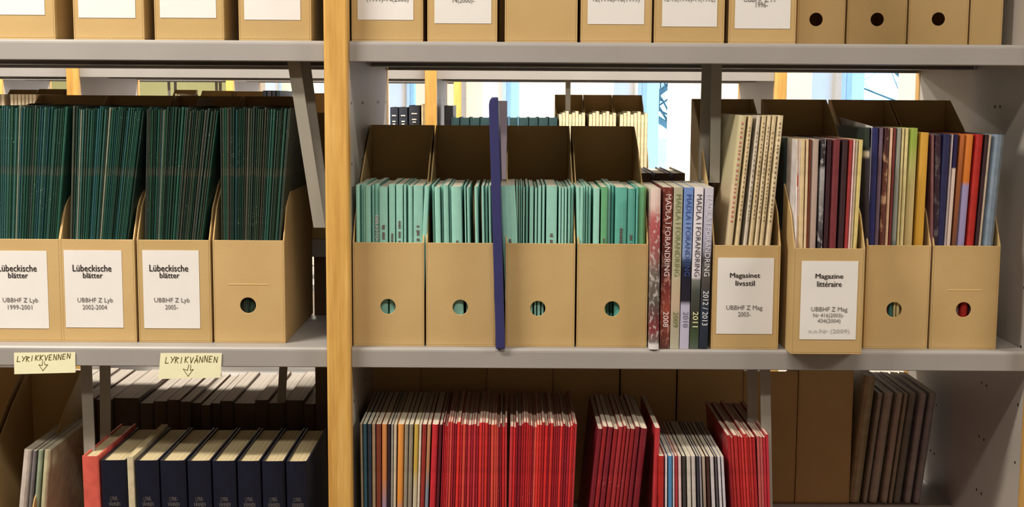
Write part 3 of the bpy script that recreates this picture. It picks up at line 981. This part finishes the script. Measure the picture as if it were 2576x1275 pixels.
# tall white sheet that leans back in the third box
xx, zz = at(2172, 318, .03)
m = MB()
m.prism_x([(.0, -.27), (.21, -.27), (.21, .012), (.0, .0)], -.0012, .0)
o = m.build('white_sheet', M['label'], None, (MBX[2][0] + .0036, .024, zz))
tag(o, 'tall white printed sheet standing at the left inside of the colourful box', 'paper')

# ------------------------------------------------------------------ hanging bookends
def bookend(label, ztop, legs, zb, wd=.0145, group='hanging steel bookends', th=.003):
    """U-shaped strip hanging below a shelf; legs: (x_top, x_bottom, y)"""
    xt, xb, yy = legs[0]
    r = thing('hanging_bookend', label, 'bookend', (xt, yy, ztop), group=group)
    for (a, b, y) in legs:
        m = MB()
        m.prism_y([(a - xt - wd / 2, 0), (b - xt - wd / 2, zb - ztop), (b - xt + wd / 2, zb - ztop), (a - xt + wd / 2, 0)], y - yy, y - yy + th)
        m.build('leg', M['bar'], r, bevel=.0005)
    if len(legs) > 1:
        b0, b1 = legs[0], legs[1]
        MB().box(min(b0[1], b1[1]) - xt - wd / 2, max(b0[1], b1[1]) - xt + wd / 2, b0[2] - yy + th + .0002, b1[2] - yy - .0002, zb - ztop, zb - ztop + th).build('foot', M['bar'], r)
    return r


zt = SH1 - .0045
bookend('slanting grey steel bookend hanging under the top shelf left of the birch post', zt, [(ax(732, 150, .03), ax(804, 572, .03), .03), (ax(760, 150, .075) , ax(812, 480, .075) + .004, .075)], az(800, 573, .03), .0165)
bookend('upright grey steel bookend hanging under the top shelf behind the yearbooks', zt, [(ax(1803, 170, .10), ax(1798, 450, .10), .10), (ax(1779, 170, .135), ax(1770, 450, .135), .135)], az(1798, 460, .10), .0145)
zt = SH2 - .0045
bookend('grey steel bookend hanging under the middle shelf left of the red book', zt, [(ax(216, 930, .05), ax(226, 1140, .05), .05), (ax(266, 930, .13), ax(262, 1140, .13), .13)], .96, .0155)
bookend('grey steel bookend hanging under the middle shelf right of the red magazines', zt, [(ax(1922, 935, .045), ax(1935, 1270, .045), .045), (ax(1890, 935, .09), ax(1898, 1200, .09), .09)], .93, .0145)
bookend('thin grey bookend hanging on the rear side among white papers', zt, [(ax(722, 925, .30), ax(700, 1010, .30), .30)], 1.0, .013)
zt = SH1 - .0045
bookend('dark grey bookend hanging in the second shelving row', zt, [(ax(1429, 200, PITCH_ROWS[1] + .05), ax(1429, 280, PITCH_ROWS[1] + .05), PITCH_ROWS[1] + .05)], 1.45, .0135)
for k, (a, b) in enumerate(((427, 424), (439, 441), (545, 544), (553, 554))):
    y = PITCH_ROWS[2] + .08
    bookend('thin dark bookend leg hanging in the farthest shelving row, ' + ('leftmost', 'second', 'third', 'rightmost')[k] + ' of four', SH1 + .012 - .0045, [(ax(b, 205, y), ax(a, 230, y), y)], 1.40, .011, 'thin bookends of the farthest row')

# ------------------------------------------------------------------ sticky notes
STROKES = {'L': [((0, 1), (0, 0)), ((0, 0), (.6, 0))], 'Y': [((0, 1), (.35, .5)), ((.75, 1), (.2, 0))], 'R': [((0, 0), (0, 1)), ((0, 1), (.55, .85)), ((.55, .85), (.05, .5)), ((.05, .5), (.6, 0))],
           'I': [((.2, 0), (.2, 1))], 'K': [((0, 0), (0, 1)), ((.6, 1), (0, .45)), ((0, .45), (.6, 0))], 'V': [((0, 1), (.3, 0)), ((.3, 0), (.65, 1))],
           'E': [((0, 0), (0, 1)), ((0, 1), (.5, 1)), ((0, .5), (.4, .5)), ((0, 0), (.5, 0))], 'N': [((0, 0), (0, 1)), ((0, 1), (.6, 0)), ((.6, 0), (.6, 1))],
           'Ä': [((0, 0), (.35, .85)), ((.35, .85), (.7, 0)), ((.12, .35), (.58, .35)), ((.2, 1.1), (.24, 1.18)), ((.46, 1.1), (.5, 1.18))]}


def stroke(m, p, q, wd, y):
    d = Vector((q[0] - p[0], q[1] - p[1]))
    L = d.length or 1e-6
    n_ = Vector((-d.y, d.x)) / L * wd / 2
    e = d / L * wd / 2
    a, b = Vector(p) - e, Vector(q) + e
    m.prism_y([(a.x - n_.x, a.y - n_.y), (b.x - n_.x, b.y - n_.y), (b.x + n_.x, b.y + n_.y), (a.x + n_.x, a.y + n_.y)], y - .0001, y)


def note(corners, word, label, box, hgt, arrow):
    """corners (x,z) ul, ur, lr, ll seen in photo; the note is stuck to the shelf lip and hangs below it"""
    yy = -.0015
    pts = [at(x, y, yy) for x, y in corners]
    ox, oz = pts[0]
    prof = [(x - ox, z - oz) for x, z in (pts[3], pts[2], pts[1], pts[0])]
    r = thing('sticky_note', label, 'note', (ox, yy, oz), group='yellow sticky notes on the shelf edge')
    MB().prism_y(prof, 0, .0004).build('paper', M['note'], r)
    m = MB()
    rr = random.Random(len(word))
    (xa, ya), (xb, yb) = [at(x, y, yy) for x, y in box]
    n = len(word)
    cw = (xb - xa) / n
    for i, ch in enumerate(word):
        bx, bz = xa + cw * i - ox, ya + (yb - ya) * i / n - oz + rr.uniform(-.0006, .0006)
        hh = hgt * PX * rr.uniform(.92, 1.05)
        for p, q in STROKES[ch]:
            f = lambda s: (bx + s[0] * cw * 1.0 + s[1] * hh * .18, bz + s[1] * hh)
            stroke(m, f(p), f(q), .0010, -.0001)
    A = [at(x, y, yy) for x, y in arrow]
    A = [(x - ox, z - oz) for x, z in A]
    for i in range(len(A) - 1):
        stroke(m, A[i], A[i + 1], .0008, -.0001)
    m.build('handwriting', M['pen'], r)


note([(35, 887), (189, 886), (190, 937), (36, 941)], 'LYRIKKVENNEN', 'yellow sticky note with ink arrow at the left end of the shelf edge', ((43, 909), (180, 901)), 13,
     [(107, 909), (106, 919), (98, 917), (108, 932), (120, 917), (113, 917), (111, 909)])
note([(404, 888), (558, 888), (555, 950), (398, 953)], 'LYRIKVÄNNEN', 'larger pale sticky note hanging lower on the shelf edge, near the birch post', ((416, 913), (550, 910)), 15,
     [(475, 917), (472, 931), (461, 928), (473, 946), (486, 929), (479, 931), (480, 918)])

# ------------------------------------------------------------------ lower shelf, left bay
zc = SH3
x0, x1 = ax(72, 980, .27), ax(206, 980, .27)
file_box(x0, x1, .03, zc, .318, 'shadowed lowest-shelf file box holding a few slanting pale booklets', 'file boxes on the lowest shelf')
file_box(x0 - .105, x0 - .006, .03, zc, .322, 'shadowed cardboard file box cut off at the lower left corner', 'file boxes on the lowest shelf')
its = [(58, 80, C(206, 190, 176), 'off-white slanting booklet'), (83, 93, C(120, 112, 110), 'grey slanting booklet'), (96, 108, C(150, 160, 132), 'pale green slanting booklet'), (111, 127, C(196, 184, 146), 'cream slanting booklet')]
consume(row(its, 1155, .248, .06, zc + .002, .19, -57, -45, 'in the lowest left file box', 'booklets slanting in the lowest left box', 'booklet', clampx=(x0 + .004, x1 - .004)))

books = [(205, 247, 'red', 'coral red hardback at the left end of the navy books'), (250, 317, 'navy', 'first navy hardback, beside the red book'), (319, 335, 'cream', 'slim cream book between the first two navy hardbacks'),
         (338, 398, 'navy', 'second navy hardback, right of the slim cream book'), (400, 466, 'navy', 'third navy hardback'), (469, 529, 'navy', 'fourth navy hardback'), (532, 592, 'navy', 'fifth navy hardback'),
         (595, 654, 'navy', 'sixth navy hardback'), (657, 715, 'navy', 'seventh navy hardback'), (718, 774, 'navy', 'last navy hardback, nearest the birch post')]
cmap = {'red': C(212, 92, 78), 'navy': C(16, 19, 36), 'cream': C(206, 188, 152)}
for k, (a, b, c, ds) in enumerate(books):
    yb = .012
    xa, xc = ax(a, 1158, yb), ax(b, 1158, yb)
    t = (xc - xa) * .975
    h = az(450, 1150 if c != 'navy' else 1160, yb) - zc
    o = booklet('hardback_book', 'book', ds + ' on the lowest shelf', 'navy bound volumes' if c == 'navy' else None, (xa + xc) / 2 + .003, (xa + xc) / 2, t, h, yb, zc + .0003, .185, 'cover', cmap[c], 'oldpages', hard=c != 'cream', round_=.10)
    if c == 'navy':
        text('LYRIK-\nVÄNNEN', .016, M['greyink'], o, (0, -.0008, az(450, 1262, yb) - zc), bold=.0, name='spine_title', height=.0135, lines=.9)

# rear side of the lowest shelf, left bay: boxes facing away with papers standing in them
SPL = [-20, 25, 62, 105, 150, 198, 240, 283, 350, 385, 420, 452, 479, 505, 528, 553, 587, 641, 674, 717, 764, 793, 832]
ORD = ('first', 'second', 'third', 'fourth', 'fifth', 'sixth', 'seventh', 'eighth', 'ninth', 'tenth', 'eleventh', 'twelfth', 'thirteenth', 'fourteenth', 'fifteenth',
       'sixteenth', 'seventeenth', 'eighteenth', 'nineteenth', 'twentieth', 'twenty-first', 'last')
rr = random.Random(77)
for k in range(len(SPL) - 1):
    yb = .292 + (-.008 if k in (11, 13) else rr.uniform(0, .006))
    xa, xc = ax(SPL[k], 1010, yb), ax(SPL[k + 1], 1010, yb)
    hh = az(500, 1008 if k > 7 else 1002, .3) - zc + rr.uniform(-.004, .004) + (.236 if k == 21 else 0)  # last volume stretched tall to block light in the gap beside the post
    booklet('bound_volume', 'book', 'brown volume with pale page top behind the navy books, %s from the left' % ORD[k], 'brown volumes on the rear side behind the navy books', (xa + xc) / 2, (xa + xc) / 2, (xc - xa) * .97, hh, yb, zc + .0003,
            .225, 'cover', jit(C(84, 64, 48), rr, .15), 'greypages', round_=.05)

# ------------------------------------------------------------------ lower shelf, right bay
rows_ = [(905, 911, C(150, 134, 110), 'tan thin'), (912, 922, C(56, 90, 104), 'slate blue'), (923, 934, C(50, 60, 72), 'dark slate'), (935, 944, C(170, 140, 110), 'tan'), (945, 959, C(128, 62, 44), 'brownish red'),
         (960, 974, spine_mat('spine_orange_lilac', [(0, C(140, 120, 150)), (.6, C(150, 132, 160)), (.75, C(206, 130, 76)), (1, C(216, 140, 80))]), 'orange and lilac'), (975, 983, C(48, 34, 40), 'blackish'), (984, 990, C(150, 140, 128), 'grey'),
         (991, 998, C(206, 188, 158), 'cream'), (1000, 1017, spine_mat('spine_orange_mauve', [(0, C(120, 100, 130)), (.55, C(140, 120, 150)), (.65, C(220, 140, 60)), (1, C(226, 148, 72))]), 'orange-topped'), (1018, 1028, C(150, 136, 116), 'warm grey'), (1029, 1040, C(146, 132, 112), 'stone grey'),
         (1042, 1054, spine_mat('spine_yellow_cream', [(0, C(190, 174, 150)), (.7, C(196, 180, 150)), (.8, C(196, 160, 70)), (1, C(200, 164, 74))]), 'yellow-topped'), (1055, 1061, C(220, 200, 176), 'pale thin'), (1062, 1074, C(150, 50, 42), 'brick red'),
         (1075, 1084, spine_mat('spine_tan_bluegrey', [(0, C(130, 130, 148)), (.7, C(126, 134, 144)), (.8, C(180, 130, 90)), (1, C(186, 136, 96))]), 'tan and blue-grey'), (1086, 1104, C(196, 44, 52), 'crimson wide'), (1105, 1113, C(90, 28, 38), 'maroon thin')]
consume(row(rows_, 1062, .302, .010, zc + .0003, .205, 4, -22, 'magazine on the lowest shelf near the birch post', 'mixed magazines right of the birch post'))


def red_run(a, b, n, ytop, h, sa, sb, tail, yb=.010, seed=1, pal=None, gap=0.94, lean=None):
    rr = random.Random(seed)
    ws = [rr.choice((.7, 1, 1, 1.2, 1.5)) for _ in range(n)]
    tot, acc = sum(ws), 0
    its = []
    pal = pal or [C(200, 40, 40), C(176, 34, 40), C(210, 50, 44), C(156, 30, 44), C(190, 54, 58), C(214, 76, 62), C(140, 28, 40)]
    for i in range(n):
        x0 = a + (b - a) * acc / tot
        acc += ws[i]
        x1 = a + (b - a) * acc / tot
        its.append((x0, x1, jit(rr.choice(pal), rr, .15), 'red magazine' + (', %s from left' % nth(i) if n > 1 else ''), rr.uniform(-.004, .003)))
    consume(row(its, ytop, h, yb, zc + .0003, .205, sa, sb, tail, 'red magazines ' + tail, mat='redcover'))


red_run(1115, 1276, 26, 1058, .303, -20, 0, 'in the dense row nearest the birch post', seed=2)
red_run(1283, 1452, 27, 1062, .303, -8, -18, 'in the upright middle row on the lowest shelf', seed=5)
red_run(1504, 1630, 10, 1070, .302, -52, -50, 'leaning in the loose group right of the upright row', seed=8, pal=[C(140, 40, 46), C(120, 30, 40), C(160, 46, 50), C(150, 36, 40)])
red_run(1648, 1662, 1, 1066, .302, -8, -8, 'standing alone after the leaning group', seed=9)
m2 = [(1657, 1672, C(176, 40, 36), 'red short magazine'), (1674, 1679, C(226, 206, 204), 'white thin short magazine'), (1681, 1692, spine_mat('spine_blue_black', [(0, C(30, 24, 26)), (.35, C(36, 30, 32)), (.42, C(80, 130, 170)), (1, C(84, 136, 176))]), 'blue short magazine'),
      (1693, 1697, C(216, 204, 206), 'off-white thin short magazine'), (1698, 1705, C(178, 52, 58), 'pinkish red short magazine'), (1706, 1714, C(226, 190, 184), 'pale pink short magazine'), (1716, 1725, C(66, 58, 54), 'dark grey short magazine'),
      (1727, 1738, C(206, 194, 178), 'ivory short magazine'), (1739, 1750, C(200, 186, 176), 'spiral-edged ivory short magazine'), (1752, 1758, C(60, 56, 64), 'charcoal short magazine'), (1759, 1764, C(150, 144, 146), 'grey short magazine'),
      (1766, 1774, spine_mat('spine_tan_blue', [(0, C(84, 120, 140)), (.6, C(60, 90, 120)), (.75, C(150, 130, 110)), (1, C(184, 164, 146))]), 'tan and blue short magazine'), (1776, 1784, C(72, 40, 34), 'dark brown short magazine'), (1786, 1796, C(206, 196, 192), 'whitish short magazine'),
      (1798, 1803, C(90, 80, 80), 'dark thin short magazine'), (1805, 1812, C(214, 204, 204), 'white short magazine'), (1814, 1821, C(206, 196, 196), 'white last short magazine')]
consume(row(m2, 1138, .262, .002, zc + .0003, .2, 6, 36, 'in the low group before the bookend on the lowest shelf', 'short magazines before the bookend'))
red_run(1829, 1900, 9, 1086, .291, 44, 40, 'tilting left of the lower right bookend', seed=12, pal=[C(180, 36, 38), C(160, 32, 38), C(190, 50, 48)])
red_run(1904, 1934, 4, 1086, .291, 32, 30, 'at the right end beside the lower bookend', seed=13, pal=[C(180, 44, 56), C(150, 40, 46), C(196, 90, 86)])

# rear side, right bay: tall dark boxes behind the red magazines, low boxes and cream books on the raised shelf
for k, (px0, px1) in enumerate(((895, 1058), (1059, 1224), (1225, 1390), (1391, 1557), (1561, 1700))):
    x0, x1 = ax(px0, 1000, .285), ax(px1, 1000, .285)
    file_box(x0, x1, .285, REAR_R, .262, 'dark file box facing away behind the red magazines, %s from the birch post' % ('first', 'second', 'third', 'fourth', 'fifth')[k], 'dark boxes behind the red magazines', turned=True)
for k, (px0, px1) in enumerate(((1702, 1866), (1867, 2003), (2005, 2142))):
    x0, x1 = ax(px0, 1100, .285), ax(px1, 1100, .285)
    file_box(x0, x1, .285, REAR_R, (.232, .212, .22)[k], 'dark low file box facing away on the raised rear shelf, %s' % ('behind the bookend', 'right of the bookend', 'next to the cream books')[k], 'dark low boxes on the rear shelf', turned=True, hf=.12)
cb = [(2176, 2208, C(176, 156, 120), 'tan'), (2210, 2222, C(170, 156, 136), 'beige'), (2226, 2250, C(186, 168, 150), 'pale beige'), (2257, 2274, C(190, 170, 150), 'cream'), (2276, 2286, C(170, 154, 130), 'sand-coloured narrow'),
      (2288, 2308, C(138, 130, 118), 'greyish'), (2316, 2334, C(180, 166, 160), 'off-white'), (2340, 2358, C(170, 158, 156), 'rightmost pale grey')]
for k, it in enumerate(cb):
    hh = .178 if k else .205
    consume(row([it], 995 if k else 945, hh, .285, REAR_R + .0003, .17, -30, -30, 'paperback on the raised rear shelf at lower right', 'pale paperbacks on the rear shelf', 'paperback'))

# books on the rear side of the middle shelf, seen above the yearbooks
for k, (a, b) in enumerate(((1606, 1640), (1647, 1685), (1692, 1724))):
    yb = .285
    xa, xc = ax(a, 440, yb), ax(b, 440, yb)
    booklet('hardback_book', 'book', 'dark hardback with pale page top behind the yearbooks, %s' % ('left one', 'middle one', 'right one')[k], 'dark hardbacks behind the yearbooks', (xa + xc) / 2, (xa + xc) / 2, (xc - xa) * .97, az(1660, 436, yb) - SH2, yb, SH2 + .0003, .19, 'cover', C(66, 52, 50), 'pages', hard=True, round_=.05)

# ------------------------------------------------------------------ second row of shelving, contents
YB = PITCH_ROWS[1] + .02


def brow(items, y, tail, group, dp=.2, name='book'):
    for (a, b, top, col, ds) in items:
        xa, xc = ax(a, 290, y), ax(b, 290, y)
        h = az((a + b) / 2, top, y) - SH2
        booklet(name, 'book', ds + ' ' + tail, group, (xa + xc) / 2, (xa + xc) / 2, (xc - xa) * .96, h, y, SH2 + .0003, dp, 'cover', col, round_=.08, hard=True)


DKB = C(52, 56, 66)
xs = [(981, 1001, 270, DKB, 'dark bound volume with white spine lettering, first'), (1003, 1025, 270, DKB, 'dark bound volume with white spine lettering, second'), (1028, 1056, 265, DKB, 'dark bound volume with white spine lettering, third')]
for (a, b, top, col, ds) in xs:
    xa, xc = ax(a, 290, YB), ax(b, 290, YB)
    h = az(a, top, YB) - SH2
    o = booklet('bound_volume', 'book', ds + ' in the second shelving row', 'dark volumes in the second row', (xa + xc) / 2, (xa + xc) / 2, (xc - xa) * .95, h, YB, SH2 + .0003, .2, 'cover', col, hard=True, round_=.08)
    m = MB()
    for zz, wd in ((.020, .5), (.035, .4), (.042, .3)):
        m.box(-(xc - xa) * wd / 2, (xc - xa) * wd / 2, -.0008, 0, h - zz - .003, h - zz)
    m.build('spine_print', M['label'], o)
brow([(1060, 1066, 262, C(226, 206, 166), 'cream slim book left of the birch post'), (1067, 1073, 262, C(220, 198, 150), 'second cream slim book left of the birch post')], YB, 'in the second shelving row', 'cream slim books in the second row')
brow([(1117, 1140, 266, DKB, 'single taller dark book')], YB + .03, 'standing above the teal volumes in the second row', None)
tl = [1110, 1134, 1156, 1181, 1207, 1232, 1256, 1280, 1304, 1330, 1354, 1380, 1403]
for k in range(len(tl) - 1):
    a, b = tl[k] + 1, tl[k + 1] - 1
    if k == 0:
        continue
    xa, xc = ax(a, 300, YB), ax(b, 300, YB)
    booklet('bound_volume', 'book', 'dark teal volume in the second row above the mint boxes, %s from left' % nth(k - 1), 'dark teal bound volumes in the second row', (xa + xc) / 2, (xa + xc) / 2, xc - xa, az(a, 296, YB) - SH2, YB, SH2 + .0003, .19, 'cover', C(46, 72, 74), hard=True, round_=.12)
# cream magazines in file boxes of the second row
for k, (px0, px1) in enumerate(((1402, 1476), (1478, 1554), (1556, 1634))):
    x0, x1 = ax(px0, 330, YB), ax(px1, 330, YB)
    file_box(x0, x1, YB, SH2, .345, 'brown file box of cream magazines in the second shelving row, ' + ('left', 'middle', 'right')[k] + ' of three', 'file boxes in the second row', dep=.24)
    n = 8
    for i in range(n):
        f0, f1 = i / n, (i + 1) / n
        w_ = x1 - x0 - .008
        xm = x0 + .004 + w_ * (f0 + f1) / 2
        booklet('magazine', 'magazine', 'cream magazine, ' + nth(i) + ' from left in the ' + ('left', 'middle', 'right')[k] + ' cream box of the second row', 'cream magazines in the second row, ' + ('left', 'middle', 'right')[k] + ' box', xm, xm, w_ / n * .93, .292 + .004 * (i % 3), YB + .004, SH2 + .002, .2, 'cover', jit(C(232, 214, 172), random.Random(i + 10 * k), .07))
# left part of the second row
for k, (px0, px1, H_, turned) in enumerate(((-60, 12, .35, False), (18, 92, .352, False), (94, 150, .35, False), (382, 440, .352, False), (456, 540, .35, False), (543, 626, .349, False), (745, 850, .345, False))):
    x0, x1 = ax(px0, 230, YB), ax(px1, 230, YB)
    file_box(x0, x1, YB, SH2, H_, 'brown file box at upper left in the second shelving row, %s from left' % ('first', 'second', 'third', 'fourth', 'fifth', 'sixth', 'seventh')[k], 'upper left file boxes in the second row', turned=turned)
    if k < 2:
        n = 7
        for i in range(n):
            w_ = (x1 - x0 - .008) / n
            xm = x0 + .004 + w_ * (i + .5)
            booklet('magazine', 'magazine', 'pale magazine, %s from left in the %s upper left box of the second row' % (nth(i), ('first', 'second')[k]), 'pale magazines in second row box %d' % k, xm, xm, w_ * .93, .335, YB + .004, SH2 + .002, .2, 'cover', jit(C(206, 184, 150), random.Random(i), .1))
brow([(441, 447, 236, C(220, 204, 160), 'pale slim book between the brown boxes'), (448, 454, 238, C(214, 196, 156), 'second pale slim book between the brown boxes')], YB, 'in the second row', 'pale slim books between boxes')
brow([(662, 671, 228, DKB, 'dark slim book, first'), (673, 683, 228, C(80, 76, 86), 'dark slim book, second'), (685, 694, 228, DKB, 'dark slim book, third'), (696, 705, 229, C(56, 70, 74), 'dark slim book, fourth')], YB, 'of four beside the slanting bookend in the second row', 'dark slim books in the second row')
